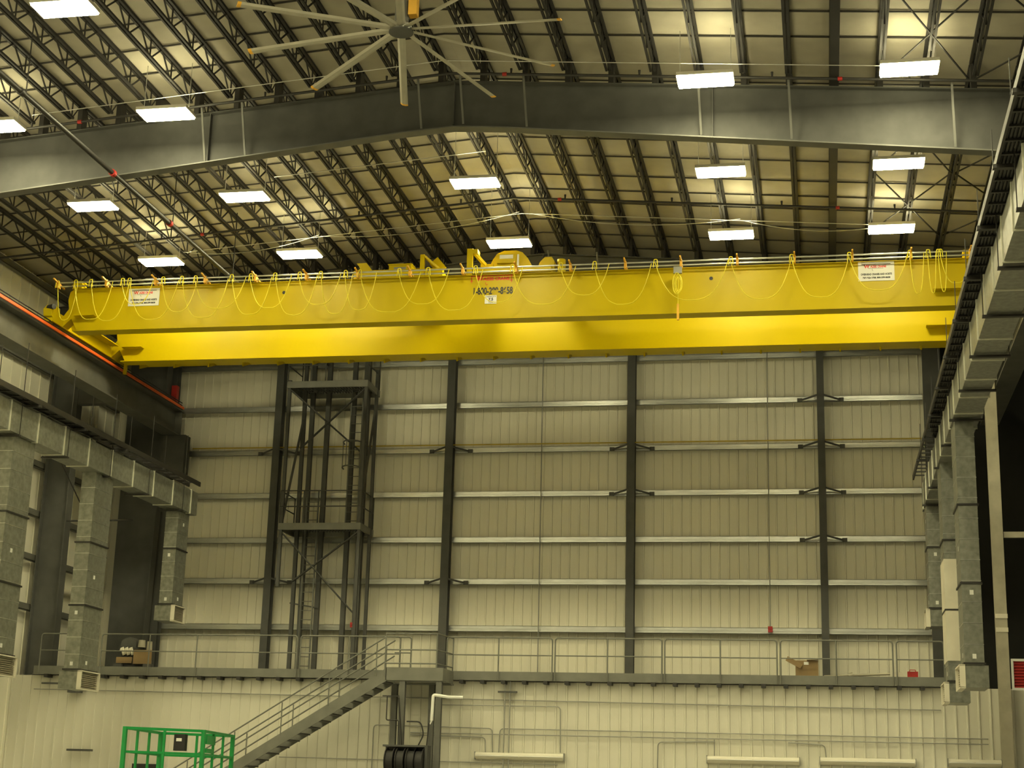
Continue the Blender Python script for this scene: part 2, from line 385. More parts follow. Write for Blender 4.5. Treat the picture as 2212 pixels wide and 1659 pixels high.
for k in range(10):
    a = math.radians(31.3+36*k); d = Vector((math.cos(a), math.sin(a), 0)); n_ = Vector((-d.y, d.x, 0)); u = Vector((0,0,1))
    def sec(r): 
        c, s_ = math.cos(0.14), math.sin(0.14)
        return [FC + d*r - u*(r*0.046) + n_*(px_*c - pz*s_) + u*(px_*s_ + pz*c) for px_, pz in bprof]
    def blade(r0, r1):
        b = MB(); A = sec(r0); B = sec(r1); n = len(A)
        return b._add(A+B, [tuple(range(n)), tuple(reversed(range(n, 2*n)))] + [(i, n+i, n+(i+1)%n, (i+1)%n) for i in range(n)])
    bl = part('blade', blade(0.15, 3.0), M_ALU, e)
    tp = part('blade_tip', blade(3.0, 3.07), M_TIP, bl, 'yellow tip')
# ---------------------------------------------------------------- back wall framing
GZ = [14.27, 12.76, 11.22, 9.72, 8.19, 6.81, 5.28]
CX = [(-22.25,-21.95), (-18.3,-18.05), (-12.26,-11.99), (-6.16,-5.90), (-0.04,0.19), (3.3,3.85)]
cn = ['corner column behind the left duct drop', 'column left of the access tower', 'column right of the access tower', 'column near the middle of the end wall', 'column right of the middle of the end wall', 'column at the right end of the end wall']
braces = {1:[2,5], 2:[2,5], 3:[2,3], 4:[1,2,3,4]}
for i, (a, b) in enumerate(CX):
    e = empty('wall_column', 'dark grey steel ' + cn[i], 'steel column', ((a+b)/2, 50.8, 3.44), 'end wall columns')
    part('shaft', MB().hcol(a, b, 50.72, 51.06, 3.44, min(15.1, ztop(a)-0.78), 'y', 0.02 if i < 5 else 0.02), M_DARK, e)
    for r in braces.get(i, []):
        for s_ in (-1, 1):
            c = (a+b)/2
            part('girt_brace', MB().bar((c+s_*0.08, 50.72, GZ[r]+0.05), (c+s_*0.66, 51.06, GZ[r]-0.06), 0.02, 0.06).box(c+s_*0.58, 51.03, GZ[r]-0.11, c+s_*0.74, 51.06, GZ[r]+0.02), M_DARK, e)
gx = [-23.5] + [ (a+b)/2 for a, b in CX[:5] ] + [3.3]
bn = ['left corner bay', 'bay left of access tower', 'bay behind access tower', 'bay left of middle column', 'bay right of middle column', 'rightmost bay']
rn = ['top row just under the crane', 'second row below the crane', 'third row below the crane', 'fourth row below the crane', 'third row above mezzanine', 'second row above mezzanine', 'lowest row above mezzanine']
def girt_mesh(x0, x1, z, h=0.20, y0=51.08, y1=51.34):
    t = 0.012; m = MB()
    m.box(x0, y0, z-h/2, x1, y0+0.07, z-h/2+t)        # outer lip
    m.box(x0, y0, z-h/2, x1, y0+t, z-h/2+0.03)
    m.box(x0, y0+0.06, z-h/2, x1, y0+0.06+t, z+h/2)
    m.box(x0, y0+0.06, z+h/2-t, x1, y1, z+h/2)
    m.box(x0, y0+0.045, z-0.01, x1, y0+0.06, z+0.01)
    return m
for r, z in enumerate(GZ):
    for b in range(6):
        x0, x1 = gx[b]+0.02, gx[b+1]-0.02
        single('wall_girt', girt_mesh(x0, x1, z), M_GIRT, 'galvanized girt, %s, %s' % (rn[r], bn[b]), 'wall girt', 'end wall girts')
single('yellow_pipe', MB().tube([(-21.3, 51.0, GZ[2]+0.16), (3.2, 51.0, GZ[2]+0.16)], 0.022, 8), M_YPIPE, 'thin yellow pipe along the third girt row of the end wall', 'pipe')
single('wall_conduit', MB().tube([(-9.05, 51.0, 14.4), (-9.0, 51.0, 3.5)], 0.018, 8), M_COND, 'thin vertical conduit on the end wall between middle columns', 'conduit')
single('wall_conduit', MB().tube([(-1.62, 51.0, 14.4), (-1.62, 51.0, 5.4)], 0.014, 8), M_COND, 'thin vertical conduit above the right red alarm box', 'conduit')
single('alarm_box', MB().box(-1.69, 50.9, 5.22, -1.55, 51.0, 5.4).cone((-1.62,50.9,5.31),(-1.62,50.87,5.31),0.03,0.02,10), M_RED, 'small red alarm box on the end wall right of the middle', 'alarm box')
single('alarm_box', MB().box(-15.06, 50.15, 5.19, -14.94, 50.25, 5.35).cone((-15.0,50.15,5.27),(-15.0,50.12,5.27),0.03,0.02,10), M_RED, 'small red alarm box on the access tower', 'alarm box')
# ---------------------------------------------------------------- left wall framing
for r, (z, lab) in enumerate([(15.35,'above the crane rail'), (12.76,'behind the crane runway beam'), (11.22,'below the crane runway beam'), (9.72,'at the height of the duct'), (8.19,'below the duct'), (6.81,'third from the mezzanine'), (5.28,'second from the mezzanine')]):
    m = MB(); m.box(XL+0.05, 33.9, z-0.1, XL+0.22, 50.9, z-0.085); m.box(XL+0.2, 33.9, z-0.1, XL+0.22, 50.9, z+0.1)
    single('side_girt', m, M_STEEL, 'grey horizontal girt on the left wall, %s' % lab, 'wall girt')
e = empty('side_column', 'dark steel column on the left wall between the first two duct drops', 'steel column', (-23.5, 45.8, FZ), )
part('shaft', MB().hcol(-24.02, -23.14, 45.78, 46.14, FZ, 14.2, 'x', 0.03).prism([(-24.02,14.2),(-23.14,14.2),(-22.6,14.75),(-22.6,14.95),(-24.02,14.95)],'y',45.8,46.12), M_DARK, e)
part('bracket', MB().box(-23.14, 45.8, 11.73, -21.9, 46.1, 12.5), M_DARK, e)
e = empty('side_column', 'wide dark tapered column at the far left corner under the crane rail end', 'steel column', (-22.8, 50.2, FZ))
part('shaft', MB().prism([(-23.5, FZ), (-22.3, FZ), (-22.05, 10.1), (-22.05, 14.9), (-23.5, 14.9)], 'y', 50.28, 50.32), M_DARK, e)
part('flange', MB().bar((-22.29, 50.3, FZ), (-22.05, 50.3, 10.1), 0.03, 0.4, (0,1,0)).box(-22.07, 50.1, 10.1, -22.04, 50.5, 14.9), M_DARK, e)
part('bracket', MB().prism([(-22.05, 10.2), (-21.2, 10.35), (-21.2, 11.66), (-22.05, 11.66)], 'y', 50.05, 50.5), M_DARK, e)
single('side_downpipe', MB().tube([(-24.02, 49.0, 9.3), (-24.02, 49.0, 12.9)], 0.07, 12), M_TAN, 'pale vertical pipe on the left wall right of the side column', 'pipe')
single('side_pipe', MB().tube([(-24.19, 46.5, 6.05), (-24.19, 50.0, 6.05)], 0.11, 12), M_TAN, 'pale horizontal pipe on the left wall above the guardrail', 'pipe')
# thin rods near the side column
single('sway_rod', MB().tube([(-22.0, 42.9, 9.2), (-22.0, 46.5, 6.9)], 0.02, 6), M_PIPE, 'thin dark diagonal rod beside the left side column', 'brace rod')
single('sway_rod', MB().tube([(-21.9, 43.4, 7.55), (-19.9, 43.6, 7.6)], 0.025, 6), M_PIPE, 'thin dark level rod running from the left side column to the duct drop', 'brace rod')
# ---------------------------------------------------------------- crane runways
def runway(x, sgn, lab, col=True):
    e = empty('crane_runway', lab, 'crane runway', (x, 36, 11.68))
    part('runway_beam', MB().ibeam_y(x-sgn*0.25, 18, 50.6, 11.68, 12.6, 0.56, 0.045, 0.03), M_STEEL, e)
    part('rail', MB().box(x-0.1*sgn-0.035, 18, 12.6, x-0.1*sgn+0.035, 50.6, 12.72), M_DARK, e)
    for y in (18.3, 33.6, 50.4):
        part('stiffener', MB().box(x-sgn*0.23, y-0.01, 11.73, x+sgn*0.02, y+0.01, 12.55), M_STEEL, e)
    c = x+sgn*0.1
    part('conductor_bar', MB().box(c-0.02, 18, 12.60, c+0.02, 50.3, 12.68), M_ORG if sgn > 0 else M_PIPE, e, 'bright orange conductor bar' if sgn > 0 else None)
    if sgn > 0:
        for dz in (0.13, 0.21): part('cable_run', MB().tube([(c-0.03, 18, 12.6+dz), (c-0.03, 50.2, 12.6+dz)], 0.018, 6), M_PIPE, e)
    part('end_stop', MB().box(x-0.35*sgn-0.1, 50.4, 12.72, x-0.35*sgn+0.1, 50.6, 13.5), M_RED, e, 'red end stop')
    return e
runway(-21.55, 1, 'long grey crane runway beam with an orange conductor bar along the left wall')
runway(5.0, -1, 'grey crane runway beam behind the ducts at the right edge')
# ---------------------------------------------------------------- overhead crane
GB, GT = 12.32, 13.61
e = empty('overhead_crane', 'long yellow double-girder overhead bridge crane spanning the hall', 'overhead crane', (-8.2, 41.7, GB))
GX0, GX1 = -21.07, 4.49
def girder(yf, yb, lab):
    g = MB()
    # box girder web plates with overhanging flanges; ends dapped
    prof = [(GX0+0.35, GB+0.02), (GX0+0.08, GB+0.5), (GX0, GT-0.35), (GX0+0.04, GT-0.1), (GX0+0.15, GT-0.02), (GX1-0.12, GT-0.02), (GX1, GT-0.12), (GX1, GB+0.5), (GX1-0.12, GB+0.02)]
    g.prism(prof, 'y', yf+0.03, yb-0.03)
    o = part('girder', g, M_YEL, e, lab)
    o2 = part('bottom_flange', MB().box(GX0+0.22, yf, GB, GX1-0.1, yb, GB+0.025), M_YEL, o)
    part('top_flange', MB().box(GX0+0.1, yf, GT-0.025, GX1-0.1, yb, GT), M_YEL, o)
    for (a, b) in ((GX0+0.3, GX0+0.95), (GX1-1.25, GX1-0.45)):
        part('ledge_plate', MB().box(a, yf-0.22, GB+0.40, b, yf+0.03, GB+0.425), M_YEL, o)
    return o
g1 = girder(39.88, 40.34, 'near girder'); g2 = girder(43.2, 43.66, 'far girder')
for i, x in enumerate((-14.52, -2.52)):
    part('access_hole', MB().cone((x, 39.905, 13.28), (x, 39.90, 13.28), 0.05, 0.05, 14), M_TXTK, g1, 'round dark hole')
for (x, sgn, nm) in ((-21.32, 1, 'left'), (5.23, -1, 'right')):
    t = MB()
    t.box(x-0.14, 39.3, 12.46, x+0.14, 44.35, 12.80)
    tr = part('end_truck', t, M_YEL, e)
    for y in (39.7, 43.95):
        part('wheel', MB().cone((x-0.06, y, 12.56), (x+0.06, y, 12.56), 0.18, 0.18, 20), M_DARK, tr)
    part('drive_cover', MB().prism([(39.45, 12.5), (39.25, 12.6), (39.2, 12.8), (39.4, 12.98), (39.7, 12.9), (39.8, 12.5)], 'x', x-0.13, x+0.13), M_YEL, tr)
    part('drive_motor', MB().cone((x-0.02, 39.3, 12.86), (x+0.2*sgn, 39.2, 12.86), 0.08, 0.08, 14), M_TXTK, tr, 'dark drive motor')
    a = x+0.14*sgn; b = GX0+0.15 if sgn > 0 else GX1-0.05
    for y0 in (39.93, 43.25):
        part('girder_seat', MB().prism([(a, 12.48), (b, GB+0.4), (b, GT-0.45), (a, 12.80)], 'y', y0, y0+0.36), M_YEL, tr)
    part('top_plate', MB().box(x+0.14*sgn, 40.5, 12.78, x+0.42*sgn, 43.1, 12.81), M_YEL, tr)
part('collector_arm', MB().bar((-20.95, 43.9, 12.85), (-21.0, 43.9, 12.1), 0.09, 0.09), M_YEL, e)
for x in (-20.85, 4.2):
    part('bumper_block', MB().box(x-0.14, 39.95, GT, x+0.14, 40.2, GT+0.24).box(x-0.17, 39.93, GT+0.2, x+0.17, 40.22, GT+0.235).box(x-0.17, 39.93, GT+0.1, x+0.17, 40.22, GT+0.13), M_YEL, e)
# footwalk along the far girder with triangular brackets
fw = part('footwalk', MB().box(-20.6, 43.66, GB+0.12, 4.0, 44.35, GB+0.16), M_YEL, e)
x = -20.4
while x < 4:
    part('bracket', MB().prism([(43.66, GB+0.12), (44.3, GB+0.12), (43.66, GB-0.12)], 'x', x-0.02, x+0.02), M_YEL, fw); x += 1.12
part('trolley_rail', MB().box(GX0+0.6, 40.08, GT, GX1-0.6, 40.14, GT+0.07), M_STEEL, e)
part('trolley_rail', MB().box(GX0+0.6, 43.4, GT, GX1-0.6, 43.46, GT+0.07), M_STEEL, e)
# festoon track: two bright tubes carried on arms in front of the near girder
ft = part('festoon_track', MB().tube([(-21.2, 39.55, 13.68), (4.3, 39.55, 13.68)], 0.024, 8).tube([(-21.2, 39.62, 13.59), (4.3, 39.62, 13.59)], 0.024, 8), M_CHROME, e, 'pair of bright steel tubes')
ax_ = [-21.25+i*1.496 for i in range(18)]
for x in ax_:
    part('arm', MB().bar((x, 39.95, 13.62), (x, 39.25, 13.72), 0.04, 0.04).box(x-0.03, 39.5, 13.52, x+0.03, 39.66, 13.72), M_TIP, ft, 'orange track arm')
# festoon cables (loops)
loops = [(-20.9,-20.3,.95),(-20.35,-19.2,.98),(-19.9,-18.75,1.0),(-18.95,-18.0,.62),(-18.75,-17.3,1.0),(-17.75,-16.7,.85),(-17.2,-15.85,1.0),(-16.8,-15.3,.8),(-15.75,-14.6,.95),(-15.2,-14.0,.82),(-14.5,-13.3,1.0),(-13.8,-12.6,.78),(-13.2,-12.3,1.0),(-12.5,-11.6,.95),(-12.1,-10.4,1.0),(-11.0,-9.6,.85),(-10.2,-8.7,1.0),(-8.9,-7.6,.86),(-7.9,-6.2,.92),(-6.6,-5.3,.75),(-5.7,-4.2,.98),(-4.1,-2.2,.95),(-2.15,-0.6,.95),(-0.6,0.85,.98),(0.85,2.3,.9),(2.35,2.7,1.05),(2.8,3.0,1.02),(3.05,3.25,1.02),(3.1,3.85,.78)]
for i, (a, b, sag) in enumerate(loops):
    a = a*1.027+0.23; b = b*1.027+0.23; sag *= 1.14 if b < 2.3 else 1.05
    m = MB(); n = 16; pts = []
    for k in range(n+1):
        t = k/n; u_ = 2*t-1
        yy = 39.5 - 0.10*(i % 2)
        z = 13.62 - sag*(1-abs(u_)**2.3)*random.uniform(0.995, 1.005)
        pts.append((a+(b-a)*(0.5+0.5*(abs(u_)**0.75)*(1 if u_ > 0 else -1)), yy, z))
    m.tube(pts, 0.0115, 6)
    c = part('festoon_cable', m, M_CAB, ft, 'drooping yellow cable loop')
    part('cable_trolley', MB().tube(rounded([(a-0.05, 39.46, 13.5), (a-0.03, 39.46, 13.72), (a+0.05, 39.46, 13.72), (a+0.07, 39.46, 13.5)], 0.03, 3), 0.014, 6), M_CAB, c)
# pendant controller
pd = part('pendant_box', MB().box(-3.48, 39.35, 13.28, -3.26, 39.45, 13.46), M_COND, e, 'grey junction box')
m = MB()
for k in range(6):
    r = 0.10+0.012*k
    m.tube([(-3.36+0.03*math.sin(k)+ r*0.7*math.cos(t*math.pi/8), 39.38-0.01*k, 12.98+ r*1.9*math.sin(t*math.pi/8)) for t in range(17)], 0.009, 5)
part('coiled_cord', m, M_CAB, pd, 'coiled yellow cord'); part('cord', MB().tube([(-3.36,39.38,13.28),(-3.36,39.38,12.4)],0.01,6), M_CAB, pd)
part('pendant', MB().box(-3.39, 39.34, 11.98, -3.33, 39.41, 12.42), M_TIP, pd)
# ---------------------------------------------------------------- lettering
def text(body, size, x, z, y, matl, parent, name='lettering', sx=1.0, off=0.0, width=None, shear=0):
    cu = bpy.data.curves.new(name, 'FONT'); cu.body = body; cu.size = size; cu.align_x = 'CENTER'; cu.align_y = 'CENTER'
    cu.extrude = 0.002; cu.offset = off; cu.shear = shear
    t = bpy.data.objects.new('tmp', cu); COL.objects.link(t); bpy.context.view_layer.update()
    me = bpy.data.meshes.new_from_object(t.evaluated_get(bpy.context.evaluated_depsgraph_get()))
    COL.objects.unlink(t); bpy.data.objects.remove(t)
    if width:
        xs = [v.co.x for v in me.vertices]; sx = width/(max(xs)-min(xs))
    me.materials.clear(); me.materials.append(matl)
    me.transform(Matrix.Diagonal((sx, 1, 1, 1))); me.transform(Matrix.Rotation(math.pi/2, 4, 'X'))
    off_ = Vector((0,0,0)); p = parent
    while p is not None: off_ += Vector(p.location); p = p.parent
    me.transform(Matrix.Translation(Vector((x, y, z))-off_))
    o = bpy.data.objects.new(name, me); COL.objects.link(o); o.parent = parent
    return o
FY = 39.9
text('1-800-299-8658', 0.27, -8.5, 13.12, FY, M_TXTK, g1, 'phone_number', width=1.10, off=0.008)
text('W', 0.17, -8.87, 13.49, FY, M_TXTR, g1, 'crane_logo', off=0.006)
text('AZEE CRANE', 0.125, -8.40, 13.475, FY, M_TXTR, g1, 'crane_logo', width=0.74, off=0.004)
lg = MB().box(-9.12, FY-0.006, 13.56, -7.95, FY-0.001, 13.575)
for x in (-9.1, -7.98): lg.box(x-0.04, FY-0.006, 13.42, x+0.04, FY-0.001, 13.435).box(x-0.008, FY-0.006, 13.37, x+0.008, FY-0.001, 13.56)
lg.tube([(-8.7, FY-0.004, 13.38), (-8.7, FY-0.004, 13.33), (-8.67, FY-0.004, 13.30), (-8.64, FY-0.004, 13.33)], 0.006, 5)
part('logo_drawing', lg, M_TXTR, g1)
def placard(x0, x1, z0, z1, lab):
    p = part('placard', MB().box(x0, FY-0.008, z0, x1, FY+0.002, z1), M_WHITE, g1, lab); c = (x0+x1)/2; w_ = x1-x0; h = z1-z0; y = FY-0.011
    part('logo_drawing', MB().box(x0+0.1*w_, y-0.002, z1-0.14*h, x1-0.1*w_, y, z1-0.11*h).box(x0+0.28*w_, y-0.002, z1-0.355*h, x1-0.3*w_, y, z1-0.34*h).tube([(c-0.1, y, z1-0.37*h), (c-0.1, y, z1-0.45*h), (c-0.08, y, z1-0.48*h)], 0.004, 5), M_TXTK, p)
    text('W', 0.13, x0+0.24*w_, z1-0.25*h, y, M_TXTR, p, off=0.004)
    text('AZEE CRANE', 0.085, c+0.06*w_, z1-0.255*h, y, M_TXTR, p, width=0.44*w_, off=0.003)
    text('OVERHEAD CRANES AND HOISTS', 0.07, c, z0+0.34*h, y, M_TXTK, p, width=0.86*w_, off=0.003)
    text('303-322-1758, 800-299-8658', 0.06, c, z0+0.16*h, y, M_TXTK, p, width=0.76*w_, off=0.003)
placard(-19.2, -18.26, 13.02, 13.54, 'white placard at the left end')
placard(1.34, 2.27, 13.06, 13.585, 'white placard at the right end')
p = part('capacity_sign', MB().box(-8.71, FY-0.008, 12.76, -8.38, FY+0.002, 13.0), M_WHITE, g1, 'small white capacity sign')
text('CAPACITY', 0.06, -8.545, 12.96, FY-0.011, M_TXTK, p, width=0.29); text('7.5', 0.11, -8.54, 12.88, FY-0.011, M_TXTK, p, off=0.004); text('TON', 0.06, -8.545, 12.795, FY-0.011, M_TXTK, p)
# ---------------------------------------------------------------- hoist trolleys on the crane
t = empty('hoist_trolley', 'yellow hoist trolley with a rounded drum housing on top of the crane', 'hoist', (-7.9, 41.2, 13.7))
part('frame', MB().box(-9.1, 40.0, 13.68, -6.9, 40.25, 13.86).box(-9.1, 43.3, 13.68, -6.9, 43.55, 13.86).box(-9.0, 40.2, 13.7, -8.75, 43.4, 13.86).box(-7.25, 40.2, 13.7, -7.0, 43.4, 13.86), M_YEL, t)
part('drum_housing', MB().prism([(-8.75,13.86),(-8.62,14.18),(-8.50,14.36),(-8.3,14.44),(-7.95,14.44),(-7.78,14.38),(-7.62,14.2),(-7.45,13.86)], 'y', 40.35, 41.0), M_YEL, t)
part('cover_box', MB().box(-8.48, 40.25, 14.05, -7.95, 40.36, 14.32), M_YEL, t); 
part('nameplate', MB().box(-8.40, 40.235, 14.17, -8.02, 40.25, 14.28), M_WHITE, t, 'pale nameplate')
part('mounting_post', MB().box(-9.28, 40.0, 13.6, -9.12, 40.1, 14.42).bar((-9.15, 40.05, 14.38), (-8.75, 40.4, 13.95), 0.1, 0.08).box(-9.12, 40.0, 14.28, -8.98, 40.3, 14.4), M_YEL, t)
part('gear_case', MB().prism([(-7.35,13.8),(-7.25,14.02),(-7.12,14.16),(-6.92,14.16),(-6.85,14.05),(-6.85,13.8)], 'y', 40.2, 40.55), M_YEL, t)
part('motor', MB().cone((-6.68, 40.4, 13.75), (-6.68, 40.4, 14.13), 0.12, 0.12, 16), M_YEL, t)
part('bright_rod', MB().box(-7.87, 40.05, 13.8, -7.82, 40.1, 14.22), M_WHITE, t)
part('side_box', MB().box(-8.95, 40.3, 13.86, -8.6, 40.7, 14.05), M_YEL, t)
t = empty('auxiliary_trolley', 'yellow flat trolley frame with a raised box, left of the hoist', 'hoist', (-11.2, 41.2, 13.7))
part('frame', MB().box(-12.55, 40.05, 13.66, -9.98, 40.25, 13.90).box(-12.55, 43.3, 13.66, -9.98, 43.5, 13.88).box(-12.5, 40.2, 13.7, -12.2, 43.4, 13.86).box(-10.3, 40.2, 13.7, -10.0, 43.4, 13.86), M_YEL, t)
part('control_box', MB().box(-11.6, 40.3, 13.88, -10.95, 40.7, 14.14).box(-11.62, 40.28, 14.12, -10.93, 40.72, 14.15), M_YEL, t)
part('label_plate', MB().box(-11.45, 40.285, 13.95, -11.1, 40.3, 14.05), M_COND, t)
part('end_bracket', MB().prism([(-12.35,13.9),(-12.42,14.05),(-12.5,14.14),(-12.2,14.14),(-12.02,13.9)], 'y', 40.1, 40.25), M_YEL, t)
part('mounting_post', MB().box(-10.62, 40.0, 13.6, -10.5, 40.1, 14.3).bar((-10.5, 40.05, 14.25), (-10.1, 40.2, 13.9), 0.1, 0.06).bar((-10.3, 40.3, 14.2), (-10.05, 40.3, 13.9), 0.08, 0.3), M_YEL, t)
for o in (bpy.data.objects['overhead_crane'], bpy.data.objects['hoist_trolley'], bpy.data.objects['auxiliary_trolley']):
    o.location += Vector((-0.23, 1.07, 0.34))
# ---------------------------------------------------------------- ducts and cable trays
def duct(xi, xo, lab, sgn):
    """xi inner face, xo outer face"""
    z0, z1 = 8.3, 9.02
    e = empty('air_duct', lab, 'air duct', ((xi+xo)/2, 35, z0))
    part('trunk', MB().box(xi, 18, z0, xo, 46.9, z1), M_GALV, e)
    y = 18.8
    while y < 46.8:
        m = MB(); f = 0.025
        a, b = min(xi, xo), max(xi, xo)
        m.box(a-f, y-0.02, z0-f, b+f, y+0.02, z0); m.box(a-f, y-0.02, z1, b+f, y+0.02, z1+f)
        m.box(a-f, y-0.02, z0, a, y+0.02, z1); m.box(b, y-0.02, z0, b+f, y+0.02, z1)
        part('joint_flange', m, M_FLG, e, 'bright joint flange'); y += 1.45
    y = 19.6
    while y < 46:
        part('hanger_strap', MB().box(min(xi,xo)-0.08, y-0.05, z0-0.07, max(xi,xo)+0.08, y+0.05, z0-0.03).box(min(xi,xo)-0.07, y-0.008, z0-0.05, min(xi,xo)-0.055, y+0.008, 10.6).box(max(xi,xo)+0.055, y-0.008, z0-0.05, max(xi,xo)+0.07, y+0.008, 10.6), M_PIPE, e, 'dark hanger bar'); y += 2.6
    return e
DL = duct(-19.29, -19.87, 'galvanized rectangular air duct running lengthwise along the left side', 1)
DR = duct(2.89, 3.47, 'galvanized rectangular air duct running lengthwise along the right side', -1)
def drop(parent, x0, x1, y0, zb, sgn, LY=1.1):
    d = part('duct_drop', MB().box(x0, y0, zb+0.45, x1, y0+LY, 8.3), M_GALV, parent)
    z = zb+0.9
    while z < 8.1:
        part('seam', MB().box(x0-0.006, y0-0.006, z-0.006, x1+0.006, y0+LY+0.006, z+0.006), M_CHROME, d); z += 0.45
    for z in (zb+0.5, zb+2.2, zb+3.9):
        if z < 8: part('clamp', MB().box(x0-0.03, y0-0.03, z-0.02, x1+0.03, y0+LY+0.03, z+0.02), M_PIPE, d)
    s = 1 if sgn > 0 else -1
    xa, xb = (x0-0.12, x1) if s > 0 else (x0, x1+0.08)
    part('outlet_boot', MB().box(xa, y0, zb, xb, y0+LY, zb+0.46), M_GALV, d)
    xf = xb if s > 0 else xa
    g = MB(); fr = 0.05; w_ = s*0.12
    g.box(xf, y0-0.02, zb-0.02, xf+w_, y0+LY+0.02, zb+0.01); g.box(xf, y0-0.02, zb+0.45, xf+w_, y0+LY+0.02, zb+0.48)
    g.box(xf, y0-0.02, zb, xf+w_, y0+0.02, zb+0.46); g.box(xf, y0+LY-0.02, zb, xf+w_, y0+LY+0.02, zb+0.46)
    part('grille_frame', g, M_TAN, d, 'pale outlet frame')
    g = MB()
    for k in range(9): g.box(xf+s*0.03, y0+0.02, zb+0.03+k*0.048, xf+s*0.06, y0+LY-0.02, zb+0.045+k*0.048)
    g.box(xf, y0+0.02, zb+0.01, xf+s*0.01, y0+LY-0.02, zb+0.45)
    part('grille', g, M_POST, d)
    for z in (zb+0.65, zb+2.0): part('sticker', MB().box((x0+x1)/2-0.04, y0-0.006, z-0.05, (x0+x1)/2+0.04, y0-0.001, z+0.05), M_WHITE, d)
    for z in (zb+0.3, zb+2.6):
        xs_ = x1 if s > 0 else x0
        part('sticker', MB().box(xs_-0.003, y0+0.4, z+0.35, xs_+0.005, y0+0.5, z+0.45), M_WHITE, d)
    return d
for y0, zb in ((35.3, 2.50), (39.95, 2.47), (45.8, 4.9)):
    drop(DL, -19.83, -19.42, y0, zb, 1, 1.1 if y0 < 45 else 0.85)
    drop(DR, 2.93, 3.33, y0, zb, -1, 1.1 if y0 < 45 else 0.85)
# tan jacketed section of the middle right drop
part('jacket', MB().box(2.915, 39.93, 3.45, 3.345, 41.07, 5.9), M_TAN, DR, 'pale tan jacket on the middle drop')
def tray(x0, x1, lab):
    e = empty('cable_tray', lab, 'cable tray', ((x0+x1)/2, 33, 9.15))
    for x in (x0, x1-0.04): part('side_rail', MB().box(x, 18, 9.13, x+0.04, 46.4, 9.27), M_PIPE, e)
    y = 18.3
    while y < 46.3: part('rung', MB().box(x0, y, 9.14, x1, y+0.05, 9.17), M_PIPE, e); y += 0.5
    for k in range(6): part('cable', MB().tube([(x0+0.065+k*0.055, 18, 9.20), (x0+0.065+k*0.055, 39.5+0.5*k, 9.20)], 0.03, 6), M_PIPE if k % 2 else M_RUB, e)
    y = 20
    while y < 45: 
        part('support', MB().box(x0-0.05, y, 9.06, x1+0.05, y+0.1, 9.12), M_PIPE, e); y += 2.6
tray(2.62, 3.02, 'black cable tray above the right duct')
tray(-19.42, -19.02, 'black cable tray above the left duct')
# ---------------------------------------------------------------- right side column and far-bay items
e = empty('beige_column', 'tall beige steel column at the right edge', 'steel column', (4.75, 45.2, FZ))
part('shaft', MB().hcol(4.60, 4.90, 45.1, 45.4, FZ, 11.66, 'y', 0.02), M_POST, e)
part('splice_band', MB().box(4.59, 45.08, 4.68, 4.91, 45.1, 4.80).box(4.59, 45.08, 5.05, 4.91, 45.1, 5.17), M_TAN, e)
single('beige_girt', MB().box(4.92, 45.15, 7.26, 8.7, 45.25, 7.42), M_POST, 'beige horizontal beam right of the beige column', 'steel beam')
e = empty('wall_louver', 'red slatted louver in a white frame at the right edge', 'louver', (5.2, 43.5, 3.0))
part('frame', MB().box(4.76, 43.4, 3.02, 4.81, 43.5, 3.82).box(4.81, 43.4, 3.02, 5.8, 43.5, 3.08).box(4.81, 43.4, 3.76, 5.8, 43.5, 3.82), M_WHITE, e, 'white frame')
m = MB()
for k in range(9): m.bar((4.81, 43.46, 3.10+k*0.075), (5.8, 43.46, 3.10+k*0.075), 0.05, 0.035)
m.box(4.81, 43.48, 3.05, 5.8, 43.5, 3.78)
part('slats', m, M_RED, e, 'dark red slats')
single('fluorescent_tube_light', MB().tube([(3.95, 47.0, 4.25), (4.35, 47.6, 4.45)], 0.03, 8), M_TUBE, 'small lit fluorescent tube glowing in the dark gap by the beige column', 'light fixture')
# ---------------------------------------------------------------- mezzanine
e = empty('mezzanine_platform', 'grey steel mezzanine floor across the end of the hall', 'mezzanine', (-10, 48.4, 3.2))
part('deck', MB().box(-23.5, 45.42, 3.38, 3.25, 49.9, 3.44).box(-21.8, 49.9, 3.38, 3.25, 50.7, 3.44), M_STEEL, e)
part('edge_channel', MB().box(-23.5, 45.38, 3.22, 3.25, 45.42, 3.47).box(-23.5, 45.33, 3.22, 3.25, 45.38, 3.24), M_RAIL, e)
part('soffit', MB().box(-23.5, 45.42, 3.22, 3.25, 49.9, 3.25), M_STEEL, e)
x = -23.0
while x < 3.1:
    if not (-14.2 < x < -10.4): part('joist', MB().box(x-0.06, 45.2, 3.12, x+0.06, 45.55, 3.215), M_PIPE, e)
    x += 0.61
def rail_section(xa, xb, mids, lab):
    e = empty('guardrail', lab, 'guardrail', ((xa+xb)/2, 45.35, 3.22), 'mezzanine guardrail sections')
    part('frame', MB().tube(rounded([(xa, 45.31, 3.22), (xa, 45.31, 4.43), (xb, 45.31, 4.43), (xb, 45.31, 3.22)], 0.1), 0.021, 8), M_RAIL, e)
    part('mid_rail', MB().tube([(xa, 45.31, 3.93), (xb, 45.31, 3.93)], 0.017, 8), M_RAIL, e)
    for x in mids: part('post', MB().tube([(x, 45.31, 3.22), (x, 45.31, 4.43)], 0.021, 8), M_RAIL, e)
